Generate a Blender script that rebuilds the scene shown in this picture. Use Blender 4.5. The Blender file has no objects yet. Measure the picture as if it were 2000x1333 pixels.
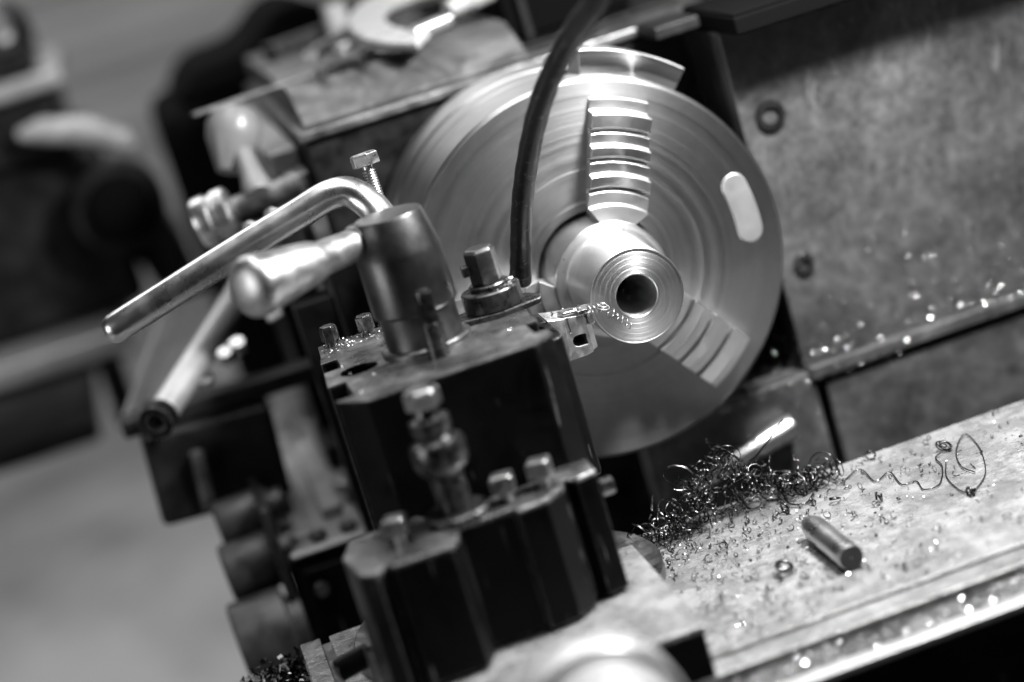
import bpy, bmesh, math, random
from mathutils import Vector, Matrix, Euler

R = math.radians
random.seed(7)
scene = bpy.context.scene
COL = scene.collection

# ------------------------------------------------------------------ camera
cam_d = bpy.data.cameras.new('camera')
cam = bpy.data.objects.new('camera', cam_d)
COL.objects.link(cam)
scene.camera = cam
yaw, pitch, roll = R(8.1347), R(14.4271), R(-16.6528)
fwd = Vector((math.sin(yaw)*math.cos(pitch), math.cos(yaw)*math.cos(pitch), -math.sin(pitch)))
rt = Vector((math.cos(yaw), -math.sin(yaw), 0))
up = rt.cross(fwd)
rt2 = math.cos(roll)*rt + math.sin(roll)*up
up2 = -math.sin(roll)*rt + math.cos(roll)*up
m = Matrix((rt2, up2, -fwd)).transposed().to_4x4()
m.translation = Vector((-0.2561, -1.3153, 0.3164))
cam.matrix_world = m
cam_d.sensor_width = 36
cam_d.lens = 4159.5/2000*36
cam_d.clip_start = 0.02
cam_d.clip_end = 60
cam_d.dof.use_dof = True
cam_d.dof.focus_distance = 1.281
cam_d.dof.aperture_fstop = cam_d.lens/36.0
cam_d.dof.aperture_blades = 0

# ------------------------------------------------------------------ light
world = bpy.data.worlds.new('World')
scene.world = world
world.use_nodes = True
bg = world.node_tree.nodes['Background']
bg.inputs[0].default_value = (0.5, 0.5, 0.5, 1)
bg.inputs[1].default_value = 0.008


def area(name, loc, aim, sx, sy, power):
    l = bpy.data.lights.new(name, 'AREA')
    l.shape = 'RECTANGLE'
    l.size, l.size_y = sx, sy
    l.energy = power
    o = bpy.data.objects.new(name, l)
    COL.objects.link(o)
    o.location = loc
    o.rotation_euler = (Vector(aim)-Vector(loc)).to_track_quat('-Z', 'Y').to_euler()
    return o


area('machine_lamp', (0.23, -0.25, 0.44), (0.05, -0.08, -0.05), 0.11, 0.11, 13)
area('ceiling_lamps', (-0.15, -0.10, 2.3), (-0.1, -0.1, 0.0), 2.2, 0.7, 30)
area('front_fill_lamp', (0.95, -1.9, 1.3), (0.0, 0.0, 0.0), 1.3, 0.6, 1.8)  # unseen fill added to brighten the front faces
area('left_fill_light', (-2.2, -0.7, 0.35), (-0.1, -0.1, 0.0), 0.9, 1.0, 12)  # unseen fill added for the lower lever streak and left faces
area('hall_lamps', (-0.7, 2.8, 2.6), (-0.6, 3.4, -0.9), 2.2, 2.2, 60)

scene.view_settings.view_transform = 'Standard'
scene.view_settings.look = 'None'
scene.view_settings.exposure = 0.2
scene.view_settings.gamma = 1
scene.cycles.use_denoising = True
scene.cycles.max_bounces = 6
scene.cycles.caustics_reflective = False
scene.cycles.caustics_refractive = False
scene.cycles.sample_clamp_indirect = 6

# ------------------------------------------------------------------ materials


class NT:
    def __init__(s, name):
        s.m = bpy.data.materials.new(name)
        s.m.use_nodes = True
        s.t = s.m.node_tree
        s.n = s.t.nodes
        s.b = s.n['Principled BSDF']

    def add(s, kind, **kw):
        n = s.n.new(kind)
        for k, v in kw.items():
            setattr(n, k, v)
        return n

    def link(s, a, b):
        s.t.links.new(a, b)

    def coord(s, scale=(1, 1, 1), rot=(0, 0, 0)):
        tc = s.add('ShaderNodeTexCoord')
        mp = s.add('ShaderNodeMapping')
        mp.inputs['Scale'].default_value = scale
        mp.inputs['Rotation'].default_value = rot
        s.link(tc.outputs['Object'], mp.inputs['Vector'])
        return mp.outputs['Vector']

    def noise(s, vec, scale, detail=6, rough=.6, dist=0):
        n = s.add('ShaderNodeTexNoise')
        n.inputs['Scale'].default_value = scale
        n.inputs['Detail'].default_value = detail
        n.inputs['Roughness'].default_value = rough
        n.inputs['Distortion'].default_value = dist
        s.link(vec, n.inputs['Vector'])
        return n.outputs['Fac']

    def ramp(s, fac, pts):
        r = s.add('ShaderNodeValToRGB')
        e = r.color_ramp.elements
        while len(e) < len(pts):
            e.new(.5)
        for i, (p, v) in enumerate(pts):
            e[i].position = p
            e[i].color = (v, v, v, 1)
        s.link(fac, r.inputs['Fac'])
        return r.outputs['Color']

    def mix(s, kind, fac, a, b):
        n = s.add('ShaderNodeMix', data_type='RGBA', blend_type=kind)
        for i, v in ((0, fac), (6, a), (7, b)):
            if hasattr(v, 'is_linked') or hasattr(v, 'links'):
                s.link(v, n.inputs[i])
            elif i == 0:
                n.inputs[i].default_value = v
            else:
                n.inputs[i].default_value = (v, v, v, 1)
        return n.outputs[2]

    def bump(s, h, strength, dist):
        n = s.add('ShaderNodeBump')
        n.inputs['Strength'].default_value = strength
        n.inputs['Distance'].default_value = dist
        s.link(h, n.inputs['Height'])
        s.link(n.outputs['Normal'], s.b.inputs['Normal'])


def steel(name, base, rough, metal=1.0, scale=60, var=.35, bump=.15, rvar=.12, aniso=0, axis='Y', fine=600, spec=.5, dirt=0.0):
    t = NT(name)
    v = t.coord()
    n1 = t.noise(v, scale, 8, .65)
    n2 = t.noise(v, fine, 4, .6)
    c = t.ramp(n1, [(.3, base*(1-var)), (.7, base*(1+var))])
    if dirt:
        n3 = t.noise(v, scale*.6, 10, .75, .6)
        d = t.ramp(n3, [(.42, 0), (.58, 1)])
        c = t.mix('MIX', d, c, base*(1-dirt))
    t.link(c, t.b.inputs['Base Color'])
    r = t.ramp(n1, [(.3, max(.04, rough-rvar)), (.7, min(1, rough+rvar))])
    t.link(r, t.b.inputs['Roughness'])
    t.b.inputs['Metallic'].default_value = metal
    t.b.inputs['Specular IOR Level'].default_value = spec
    if bump:
        t.bump(n2, bump, .0006)
    if aniso:
        t.b.inputs['Anisotropic'].default_value = aniso
        t.b.inputs['Anisotropic Rotation'].default_value = .25
        tg = t.add('ShaderNodeTangent', direction_type='RADIAL', axis=axis)
        t.link(tg.outputs['Tangent'], t.b.inputs['Tangent'])
    return t.m


M = {}
M['turned'] = steel('turned_bright_steel', .82, .30, scale=25, var=.06, bump=0, rvar=.04, aniso=.75)
M['chuck'] = steel('turned_chuck_steel', .50, .42, scale=18, var=.10, bump=.03, rvar=.05, aniso=.8, fine=900)
M['jaw'] = steel('ground_jaw_steel', .66, .34, scale=40, var=.10, bump=.05, rvar=.06, aniso=.4)
M['glint'] = steel('satin_glint_plate', .40, .42, metal=.7, scale=40, var=.05, bump=0)
M['black'] = steel('blackened_tool_steel', .007, .42, metal=0, scale=80, var=.5, bump=.1, rvar=.10, spec=.22)
M['lit_top'] = steel('oily_lit_top', .26, .33, metal=.85, scale=45, var=.5, bump=.2, rvar=.18, dirt=.5)  # oily black steel made paler: light falling on the tops put into colour
M['worn'] = steel('worn_dark_steel', .22, .40, metal=.9, scale=55, var=.55, bump=.25, rvar=.15, dirt=.55)
M['chrome'] = steel('polished_handle_steel', .70, .30, scale=45, var=.12, bump=.06, rvar=.07)
M['column'] = steel('smooth_gunmetal_column', .15, .36, metal=.95, scale=40, var=.3, bump=.12, rvar=.10, dirt=.25)
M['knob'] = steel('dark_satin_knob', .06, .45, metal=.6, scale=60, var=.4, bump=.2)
M['lidtop'] = steel('scuffed_grey_lid', .13, .48, metal=.2, scale=28, var=.5, bump=.35, dirt=.8)
M['castface'] = steel('oil_black_cast_face', .010, .5, metal=0, scale=60, var=.9, bump=.6, fine=200, spec=.12)
M['grip'] = steel('dull_grip_steel', .60, .42, scale=60, var=.22, bump=.12, rvar=.10, dirt=.25)
M['bolt'] = steel('zinc_bolt_steel', .50, .33, scale=150, var=.25, bump=.1, rvar=.1)
M['oxide'] = steel('oiled_black_bolt', .09, .30, metal=.9, scale=200, var=.5, bump=.2, rvar=.12)
M['tool'] = steel('satin_tool_steel', .55, .42, scale=160, var=.3, bump=.25, rvar=.12, fine=1500)
M['carbide'] = steel('carbide_insert_face', .7, .25, scale=200, var=.1, bump=.05)
M['swarf'] = steel('swarf_wire', .075, .18, scale=300, var=.5, bump=0, rvar=.08)
M['flake'] = steel('bright_flakes', .8, .2, scale=300, var=.2, bump=0, rvar=.05)
M['bright'] = steel('satin_dial_steel', .50, .42, metal=.6, scale=40, var=.05, bump=0)
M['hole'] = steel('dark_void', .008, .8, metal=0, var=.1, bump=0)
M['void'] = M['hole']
M['grey_cast'] = steel('grey_cast_housing', .42, .50, metal=.25, scale=30, var=.35, bump=.3, fine=350, dirt=.35)
M['dark_cast'] = steel('dark_painted_casting', .013, .45, metal=0, scale=35, var=.7, bump=.5, fine=260, dirt=.6, spec=.22)
M['ivory'] = steel('ivory_lever_plastic', .17, .35, metal=0, scale=30, var=.1, bump=.03)
M['matte'] = steel('matte_black_cover', .0022, .9, metal=0, var=.2, bump=0, spec=.05)
M['white'] = steel('pale_enamel', .36, .3, metal=0, scale=30, var=.08, bump=.03)
M['tubem'] = steel('pale_tube_metal', .36, .45, metal=.5, scale=30, var=.1, bump=.03)


def turned(name, base, rough, aniso, bands, amp):
    """lathe turned face: bands and dull rings follow the radius round the y axis"""
    t = NT(name)
    tc = t.add('ShaderNodeTexCoord')
    sx = t.add('ShaderNodeSeparateXYZ')
    t.link(tc.outputs['Object'], sx.inputs[0])
    cb = t.add('ShaderNodeCombineXYZ')
    t.link(sx.outputs['X'], cb.inputs[0])
    t.link(sx.outputs['Z'], cb.inputs[1])
    ln = t.add('ShaderNodeVectorMath', operation='LENGTH')
    t.link(cb.outputs[0], ln.inputs[0])
    n1 = t.add('ShaderNodeTexNoise', noise_dimensions='1D')
    n1.inputs['Scale'].default_value = bands
    n1.inputs['Detail'].default_value = 5
    n1.inputs['Roughness'].default_value = .7
    t.link(ln.outputs['Value'], n1.inputs['W'])
    v = t.coord()
    stain = t.noise(v, 22, 7, .65, .5)
    c = t.ramp(n1.outputs['Fac'], [(.3, base*(1-amp)), (.7, base*(1+amp))])
    c = t.mix('MULTIPLY', .7, c, t.ramp(stain, [(.30, .72), (.62, 1)]))
    ding = t.ramp(t.noise(v, 160, 3, .5), [(.25, 1), (.29, 0)])
    c = t.mix('MIX', ding, c, base*.45)
    t.link(c, t.b.inputs['Base Color'])
    t.link(t.ramp(n1.outputs['Fac'], [(.3, rough-.05), (.7, rough+.06)]), t.b.inputs['Roughness'])
    t.b.inputs['Metallic'].default_value = 1
    t.b.inputs['Anisotropic'].default_value = aniso
    t.b.inputs['Anisotropic Rotation'].default_value = .25
    tg = t.add('ShaderNodeTangent', direction_type='RADIAL', axis='Y')
    t.link(tg.outputs['Tangent'], t.b.inputs['Tangent'])
    t.bump(n1.outputs['Fac'], .06, .0004)
    return t.m


def edge_worn_black():
    """blackened steel rubbed bare along its edges, with oil smears"""
    t = NT('blackened_tool_steel')
    v = t.coord()
    bv = t.add('ShaderNodeBevel', samples=4)
    bv.inputs['Radius'].default_value = .0016
    ge = t.add('ShaderNodeNewGeometry')
    dt = t.add('ShaderNodeVectorMath', operation='DOT_PRODUCT')
    t.link(bv.outputs['Normal'], dt.inputs[0])
    t.link(ge.outputs['Normal'], dt.inputs[1])
    e = t.ramp(dt.outputs['Value'], [(.80, 1), (.97, 0)])
    br = t.ramp(t.noise(v, 260, 6, .7), [(.38, .15), (.62, 1)])
    e = t.mix('MULTIPLY', 1, e, br)
    sc = t.ramp(t.noise(t.coord((300, 300, 22), (0, R(6), 0)), 1, 4, .6), [(.66, 0), (.72, .35)])
    e = t.mix('LIGHTEN', 1, e, sc)
    sm = t.noise(v, 32, 7, .65, .6)
    c = t.mix('MIX', e, t.ramp(sm, [(.35, .002), (.65, .005)]), .42)
    t.link(c, t.b.inputs['Base Color'])
    t.link(t.mix('MIX', e, t.ramp(sm, [(.35, .28), (.65, .55)]), .35), t.b.inputs['Roughness'])
    t.link(e, t.b.inputs['Metallic'])
    t.b.inputs['Specular IOR Level'].default_value = .09
    t.bump(t.noise(v, 500, 4, .6), .1, .0005)
    return t.m


def rubber():
    t = NT('dark_rubber_hose')
    v = t.coord()
    n = t.noise(v, 220, 8, .7)
    t.link(t.ramp(n, [(.35, .006), (.58, .014), (.66, .15)]), t.b.inputs['Base Color'])
    t.link(t.ramp(n, [(.3, .3), (.7, .6)]), t.b.inputs['Roughness'])
    t.b.inputs['Specular IOR Level'].default_value = .3
    t.bump(n, .5, .0006)
    return t.m


def panel_paint():
    t = NT('scratched_panel_paint')
    v = t.coord()
    big = t.noise(v, 14, 8, .7, .5)
    c = t.ramp(big, [(.28, .022), (.5, .064), (.72, .125)])
    fine = t.noise(v, 90, 8, .75)
    c = t.mix('OVERLAY', .8, c, t.ramp(fine, [(.3, .2), (.7, .8)]))
    sv = t.coord((70, 70, 20), (0, R(-22), 0))
    s = t.noise(sv, 1.0, 6, .7, 1.6)
    sm = t.ramp(s, [(.56, 0), (.70, 1)])
    patch = t.ramp(t.noise(v, 9, 3, .5), [(.45, 0), (.62, .75)])
    k = t.mix('MULTIPLY', 1, sm, patch)
    c = t.mix('MIX', k, c, .21)
    spots = t.ramp(t.noise(v, 45, 2, .4), [(.21, 1), (.27, 0)])
    c = t.mix('MIX', spots, c, .04)
    t.link(c, t.b.inputs['Base Color'])
    t.link(t.ramp(fine, [(.3, .35), (.7, .65)]), t.b.inputs['Roughness'])
    t.b.inputs['Metallic'].default_value = .25
    t.bump(fine, .35, .001)
    return t.m


def slide_metal():
    t = NT('oily_scuffed_slide_steel')
    v = t.coord()
    big = t.noise(v, 16, 4, .5, .3)
    c = t.ramp(big, [(.30, .27), (.5, .35), (.70, .42)])
    st = t.noise(v, 900, 3, .6)
    c = t.mix('OVERLAY', .25, c, t.ramp(st, [(.3, .25), (.7, .75)]))
    hair = t.ramp(t.noise(t.coord((14, 700, 100), (0, 0, R(12))), 1, 2, .5), [(.68, 0), (.73, .6)])
    c = t.mix('MIX', hair, c, .62)
    mid = t.noise(v, 140, 5, .6, .2)
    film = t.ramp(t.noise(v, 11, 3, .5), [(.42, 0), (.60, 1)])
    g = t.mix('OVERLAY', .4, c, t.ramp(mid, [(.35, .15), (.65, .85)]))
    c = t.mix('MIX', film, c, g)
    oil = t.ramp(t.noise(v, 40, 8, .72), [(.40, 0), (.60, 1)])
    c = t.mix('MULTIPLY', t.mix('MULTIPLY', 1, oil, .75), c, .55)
    dk = t.ramp(t.noise(v, 330, 3, .6), [(.30, 1), (.36, 0)])
    c = t.mix('MIX', dk, c, .05)
    t.link(c, t.b.inputs['Base Color'])
    t.link(t.mix('MIX', oil, t.mix('MIX', film, .44, .30), .14), t.b.inputs['Roughness'])
    t.b.inputs['Metallic'].default_value = .45
    t.bump(t.mix('MIX', .35, mid, t.noise(v, 600, 4, .7)), .5, .0016)
    return t.m


def wall_paint():
    t = NT('pale_board_wall_paint')
    v = t.coord()
    n = t.noise(v, 2.5, 5, .6)
    t.link(t.ramp(n, [(.3, .42), (.7, .52)]), t.b.inputs['Base Color'])
    t.b.inputs['Roughness'].default_value = .7
    return t.m


def concrete():
    t = NT('smooth_concrete_floor')
    v = t.coord()
    n = t.noise(v, 3, 8, .65)
    t.link(t.ramp(t.noise(v, 1.6, 6, .7, .6), [(.38, .18), (.62, .50)]), t.b.inputs['Base Color'])
    t.link(t.ramp(n, [(.3, .45), (.7, .7)]), t.b.inputs['Roughness'])
    t.bump(n, .1, .004)
    return t.m


M['rubber'] = rubber()
M['black'] = edge_worn_black()
M['chuck'] = turned('turned_chuck_steel', .33, .40, .65, 200, .07)
M['turned'] = turned('turned_bright_steel', .93, .36, .62, 450, .05)
M['panel'] = panel_paint()
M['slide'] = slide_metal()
M['wall'] = wall_paint()
M['concrete'] = concrete()
M['shade_board'] = steel('shade_board_paint', .33, .7, metal=0, scale=3, var=.15, bump=0)  # darker boards: shadow lines between the boards put into colour

# ------------------------------------------------------------------ helpers


def obj(name, bm, mat, parent=None, bevel=0, seg=2, smooth=True, angle=35):
    bmesh.ops.recalc_face_normals(bm, faces=bm.faces[:])
    me = bpy.data.meshes.new(name)
    bm.to_mesh(me)
    bm.free()
    me.materials.append(mat)
    if smooth:
        me.shade_smooth()
        me.set_sharp_from_angle(angle=R(angle))
    o = bpy.data.objects.new(name, me)
    COL.objects.link(o)
    if parent:
        o.parent = parent
        o.matrix_parent_inverse = Matrix.Translation(parent.location).inverted()
    if bevel:
        b = o.modifiers.new('bevel', 'BEVEL')
        b.width = bevel
        b.segments = seg
        b.limit_method = 'ANGLE'
        b.angle_limit = R(30)
        b.harden_normals = True
    return o


def thing(name, label, cat, loc=(0, 0, 0), group=None, kind=None):
    o = bpy.data.objects.new(name, None)
    COL.objects.link(o)
    o.location = loc
    o.empty_display_size = .01
    return tag(o, label, cat, group, kind)


def tag(o, label=None, cat=None, group=None, kind=None):
    if label:
        o['label'] = label
    if cat:
        o['category'] = cat
    if group:
        o['group'] = group
    if kind:
        o['kind'] = kind
    return o


def bmesh_new():
    return bmesh.new()


def box(x0, x1, y0, y1, z0, z1, bm=None, rot=None):
    bm = bm or bmesh.new()
    c = Vector(((x0+x1)/2, (y0+y1)/2, (z0+z1)/2))
    mm = Matrix.Translation(c)
    if rot:
        mm = mm @ Euler(rot).to_matrix().to_4x4()
    mm = mm @ Matrix.Diagonal((x1-x0, y1-y0, z1-z0, 1))
    bmesh.ops.create_cube(bm, size=1, matrix=mm)
    return bm


def prism(poly, z0, z1, bm=None):
    bm = bm or bmesh.new()
    lo = [bm.verts.new((x, y, z0)) for x, y in poly]
    hi = [bm.verts.new((x, y, z1)) for x, y in poly]
    bm.faces.new(hi)
    bm.faces.new(lo[::-1])
    n = len(poly)
    for i in range(n):
        bm.faces.new((lo[i], lo[(i+1) % n], hi[(i+1) % n], hi[i]))
    return bm


def prism_y(poly, y0, y1, bm=None):
    """polygon in x,z extruded along y"""
    bm = bm or bmesh.new()
    lo = [bm.verts.new((x, y0, z)) for x, z in poly]
    hi = [bm.verts.new((x, y1, z)) for x, z in poly]
    bm.faces.new(hi)
    bm.faces.new(lo[::-1])
    n = len(poly)
    for i in range(n):
        bm.faces.new((lo[i], lo[(i+1) % n], hi[(i+1) % n], hi[i]))
    return bm


def frame(d):
    d = Vector(d).normalized()
    a = Vector((0, 0, 1)) if abs(d.z) < .9 else Vector((1, 0, 0))
    u = d.cross(a).normalized()
    return u, d.cross(u).normalized()


def lathe(prof, org=(0, 0, 0), axis=(0, 0, 1), seg=64, bm=None, close=False):
    """prof: list of (radius, height along axis); r=0 ends are closed to a point"""
    bm = bm or bmesh.new()
    org, axis = Vector(org), Vector(axis).normalized()
    u, w = frame(axis)
    rings = []
    for r, h in prof:
        if r <= 1e-9:
            rings.append([bm.verts.new(org+axis*h)])
        else:
            rings.append([bm.verts.new(org+axis*h+r*(math.cos(2*math.pi*k/seg)*u+math.sin(2*math.pi*k/seg)*w)) for k in range(seg)])
    pairs = list(zip(rings, rings[1:]))
    if close:
        pairs.append((rings[-1], rings[0]))
    for a, b in pairs:
        for k in range(seg):
            j = (k+1) % seg
            if len(a) == 1 and len(b) == 1:
                continue
            if len(a) == 1:
                bm.faces.new((a[0], b[k], b[j]))
            elif len(b) == 1:
                bm.faces.new((a[k], a[j], b[0]))
            else:
                bm.faces.new((a[k], a[j], b[j], b[k]))
    return bm


def tube(pts, rad, seg=20, bm=None, cap=True, flat=1.0):
    bm = bm or bmesh.new()
    pts = [Vector(q) for q in pts]
    n = len(pts)
    rad = rad if isinstance(rad, (list, tuple)) else [rad]*n
    tang = [(pts[min(i+1, n-1)]-pts[max(i-1, 0)]).normalized() for i in range(n)]
    u, _ = frame(tang[0])
    rings = []
    for i in range(n):
        t = tang[i]
        u = (u-t*u.dot(t)).normalized()
        w = t.cross(u)
        rings.append([bm.verts.new(pts[i]+rad[i]*(math.cos(2*math.pi*k/seg)*u+math.sin(2*math.pi*k/seg)*w*flat)) for k in range(seg)])
    for a, b in zip(rings, rings[1:]):
        for k in range(seg):
            j = (k+1) % seg
            bm.faces.new((a[k], a[j], b[j], b[k]))
    if cap:
        bm.faces.new(rings[0][::-1])
        bm.faces.new(rings[-1])
    return bm


def spline(pts, n=8):
    """Catmull-Rom through the points"""
    P = [Vector(q) for q in pts]
    P = [2*P[0]-P[1]]+P+[2*P[-1]-P[-2]]
    out = []
    for i in range(1, len(P)-2):
        a, b, c, d = P[i-1:i+3]
        for k in range(n):
            t = k/n
            out.append(.5*((2*b)+(c-a)*t+(2*a-5*b+4*c-d)*t*t+(3*b-a-3*c+d)*t**3))
    out.append(P[-2])
    return out


def hexhead(org, axis, af, h, bm=None, seg=6, crown=.12, spin=0.3):
    """hexagon (or square) head with a chamfered crown"""
    bm = bm or bmesh.new()
    org, axis = Vector(org), Vector(axis).normalized()
    u, w = frame(axis)
    rc = af/2/math.cos(math.pi/seg)
    rings = []
    for f, hh in ((1, 0), (1, h*(1-crown)), (.84, h)):
        rings.append([bm.verts.new(org+axis*hh+rc*f*(math.cos(2*math.pi*k/seg+spin)*u+math.sin(2*math.pi*k/seg+spin)*w)) for k in range(seg)])
    for a, b in zip(rings, rings[1:]):
        for k in range(seg):
            j = (k+1) % seg
            bm.faces.new((a[k], a[j], b[j], b[k]))
    bm.faces.new(rings[0][::-1])
    bm.faces.new(rings[-1])
    return bm


def cut(o, bms):
    """carve closed shapes out of a mesh object for good"""
    for bm in bms:
        bmesh.ops.recalc_face_normals(bm, faces=bm.faces[:])
        me = bpy.data.meshes.new('cutter')
        bm.to_mesh(me)
        bm.free()
        c = bpy.data.objects.new('cutter', me)
        COL.objects.link(c)
        md = o.modifiers.new('cut', 'BOOLEAN')
        md.operation = 'DIFFERENCE'
        md.solver = 'EXACT'
        md.object = c
        rest = [x for x in o.modifiers if x.type == 'BEVEL']
        for x in rest:
            x.show_viewport = False
        dg = bpy.context.evaluated_depsgraph_get()
        dg.update()
        new = bpy.data.meshes.new_from_object(o.evaluated_get(dg))
        for x in rest:
            x.show_viewport = True
        o.modifiers.remove(md)
        old = o.data
        new.name = old.name
        o.data = new
        bpy.data.meshes.remove(old)
        bpy.data.objects.remove(c)
        bpy.data.meshes.remove(me)
    o.data.shade_smooth()
    o.data.set_sharp_from_angle(angle=R(35))
    return o


# ------------------------------------------------------------------ the room behind
fl = obj('floor', box(-6, 5, -1.0, 9, -1.0, -.95), M['concrete'])
tag(fl, kind='structure')
wl = obj('wall', box(-6, 5, 5.0, 5.1, -.95, 3.2), M['wall'])
tag(wl, kind='structure')
for i in range(18):
    z = -.93+i*.08
    obj('wall_board', box(-5, 4, 4.972-.006*(i % 2), 4.999, z, z+.074), M['wall'] if i % 3 else M['shade_board'], wl, bevel=.004)

# ------------------------------------------------------------------ chuck
AX = (0, 1, 0)
ch = thing('lathe_chuck', 'large round steel lathe chuck with three stepped jaws gripping the workpiece', 'chuck', (0, .13, 0))
obj('chuck_body', lathe([(.0405, .03), (.0405, .0015), (.042, 0), (.046, 0), (.0465, .0006), (.049, .0006), (.0495, 0), (.0672, 0), (.0676, .0005),
    (.0686, .0005), (.069, 0), (.1225, 0), (.125, .0025), (.125, .052), (.1246, .0525), (.1246, .054), (.125, .0545), (.125, .0800), (.124, .0806), (.108, .0806), (.108, .0885), (.060, .0885)],
    (0, 0, 0), AX, 160), M['chuck'], ch)
obj('back_plate', lathe([(.03, .0886), (.1235, .0886), (.125, .0900), (.125, .1285), (.1235, .13), (.03, .13)], (0, 0, 0), AX, 160), M['chuck'], ch)
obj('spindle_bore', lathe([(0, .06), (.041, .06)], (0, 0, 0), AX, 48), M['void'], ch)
JA = [R(68), R(-52), R(188)]


def jaw_mesh(hw):
    # profile in (radius, y): staircase falling outward
    st = [(.037, -.031), (.047, -.031), (.0475, -.0275), (.0555, -.0275), (.056, -.0205), (.0580, -.0205), (.0585, -.0285), (.0655, -.0285), (.0665, -.0225),
          (.0735, -.0225), (.0740, -.0150), (.0760, -.0150), (.0765, -.0225), (.083, -.0225), (.084, -.016), (.091, -.016), (.0915, -.0085), (.0935, -.0085), (.094, -.016), (.103, -.016), (.1045, -.004), (.112, -.004), (.1125, .004), (.037, .004)]
    bm = bmesh.new()
    NS = 10
    rows = []
    for r, y in st:
        w = hw*(.60 if r < .038 else 1)
        row = []
        for k in range(NS+1):
            q = (-1+2*k/NS)*w
            row.append(bm.verts.new((math.sqrt(max(r*r-q*q, 1e-6)), y, q)))
        rows.append(row)
    n = len(rows)
    for i in range(n):
        a, b = rows[i], rows[(i+1) % n]
        for k in range(NS):
            bm.faces.new((a[k], a[k+1], b[k+1], b[k]))
    bm.faces.new([q[0] for q in rows])
    bm.faces.new([q[-1] for q in rows][::-1])
    return bm


for i, a in enumerate(JA):
    bm = jaw_mesh(.0195)
    bmesh.ops.rotate(bm, verts=bm.verts, cent=(0, 0, 0), matrix=Matrix.Rotation(-a, 3, 'Y'))
    j = obj('jaw', bm, M['jaw'], ch, bevel=.0005)
    if i == 0:
        arc = [(R(48+30*k/16)) for k in range(17)]
        bm = prism_y([(.1415*math.cos(q), .1415*math.sin(q)) for q in arc]+[(.122*math.cos(q), .122*math.sin(q)) for q in arc[::-1]], .020, .056)
        obj('jaw_carrier', bm, M['chuck'], ch, bevel=.0012)
# blurred highlight built as a bright inset plate near the rim
bm = bmesh.new()
ring = []
a0, a1, rc, hw = R(-3), R(14), .1035, .0088
for k in range(13):
    t = a0+(a1-a0)*k/12
    ring.append((rc+hw, t))
for k in range(1, 12):
    q = math.pi*k/12
    ring.append((rc+hw*math.cos(q), a1+hw*math.sin(q)/rc))
for k in range(13):
    t = a1+(a0-a1)*k/12
    ring.append((rc-hw, t))
for k in range(1, 12):
    q = math.pi*k/12
    ring.append((rc-hw*math.cos(q), a0-hw*math.sin(q)/rc))
prism_y([(r*math.cos(t), r*math.sin(t)) for r, t in ring], -.0012, .002, bm)
obj('glint_plate', bm, M['glint'], ch, bevel=.0014, seg=4)

# ------------------------------------------------------------------ workpiece
prof = [(0.0128, -.02), (.0128, -.0902), (.0134, -.091)]
r = .0136
k = 0
while r < .0283:
    prof += [(r, -.091), (r+.0004, -.09104 if k % 4 else -.09110), (r+.0005, -.091)]
    r += .00080
    k += 1
prof += [(.0286, -.091), (.0288, -.0916), (.0292, -.0917), (.0295, -.0912), (.0295, -.0338), (.0298, -.0332), (.0300, -.0330), (.0366, -.033), (.037, -.0326), (.037, .03), (.0128, .03)]
wp = obj('turned_workpiece', lathe(prof, (0, 0, 0), AX, 128), M['turned'], angle=25)
tag(wp, 'bright turned steel cylinder with concentric tool marks and a dark bore, held in the chuck', 'workpiece')
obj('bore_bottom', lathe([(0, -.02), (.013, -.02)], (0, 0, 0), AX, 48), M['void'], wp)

# ------------------------------------------------------------------ headstock and guard panels
hs = thing('headstock', 'dark rough cast lathe headstock with a worn top behind the chuck', 'headstock', (-.02, .3, -.3))
obj('casing', box(-.147, .30, .140, .56, -.40, .118), M['castface'], hs, bevel=.004)
tl = obj('top_lid', box(-.150, .30, .134, .55, .1185, .1255), M['worn'], hs, bevel=.0018)
bm = bmesh.new()
yz = [(.146, .1257), (.146, .1285), (.200, .1495), (.54, .1495), (.54, .1257)]
la = [bm.verts.new((-.143, y, z)) for y, z in yz]
lb = [bm.verts.new((.022, y, z)) for y, z in yz]
bm.faces.new(la)
bm.faces.new(lb[::-1])
for k in range(5):
    bm.faces.new((la[k], la[(k+1) % 5], lb[(k+1) % 5], lb[k]))
obj('lid_ledge', bm, M['lidtop'], hs, bevel=.001)
obj('lid_ledge', box(.16, .30, .15, .54, .126, .1285), M['worn'], hs, bevel=.002)
# stepped left flank seen beside the lid
obj('side_rib', box(-.172, -.1475, .190, .56, .060, .112), M['grey_cast'], hs, bevel=.004)
obj('side_rib', box(-.166, -.1475, .150, .185, -.02, .098), M['worn'], hs, bevel=.003)
obj('side_rib', box(-.160, -.1475, .141, .148, -.35, .075), M['worn'], hs, bevel=.002)
obj('corner_bar', box(-.190, -.162, .10, .128, -.157, .02), M['black'], hs, bevel=.002)
obj('corner_bar', box(-.160, -.13, .095, .13, -.25, .05), M['black'], hs, bevel=.002)

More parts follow.
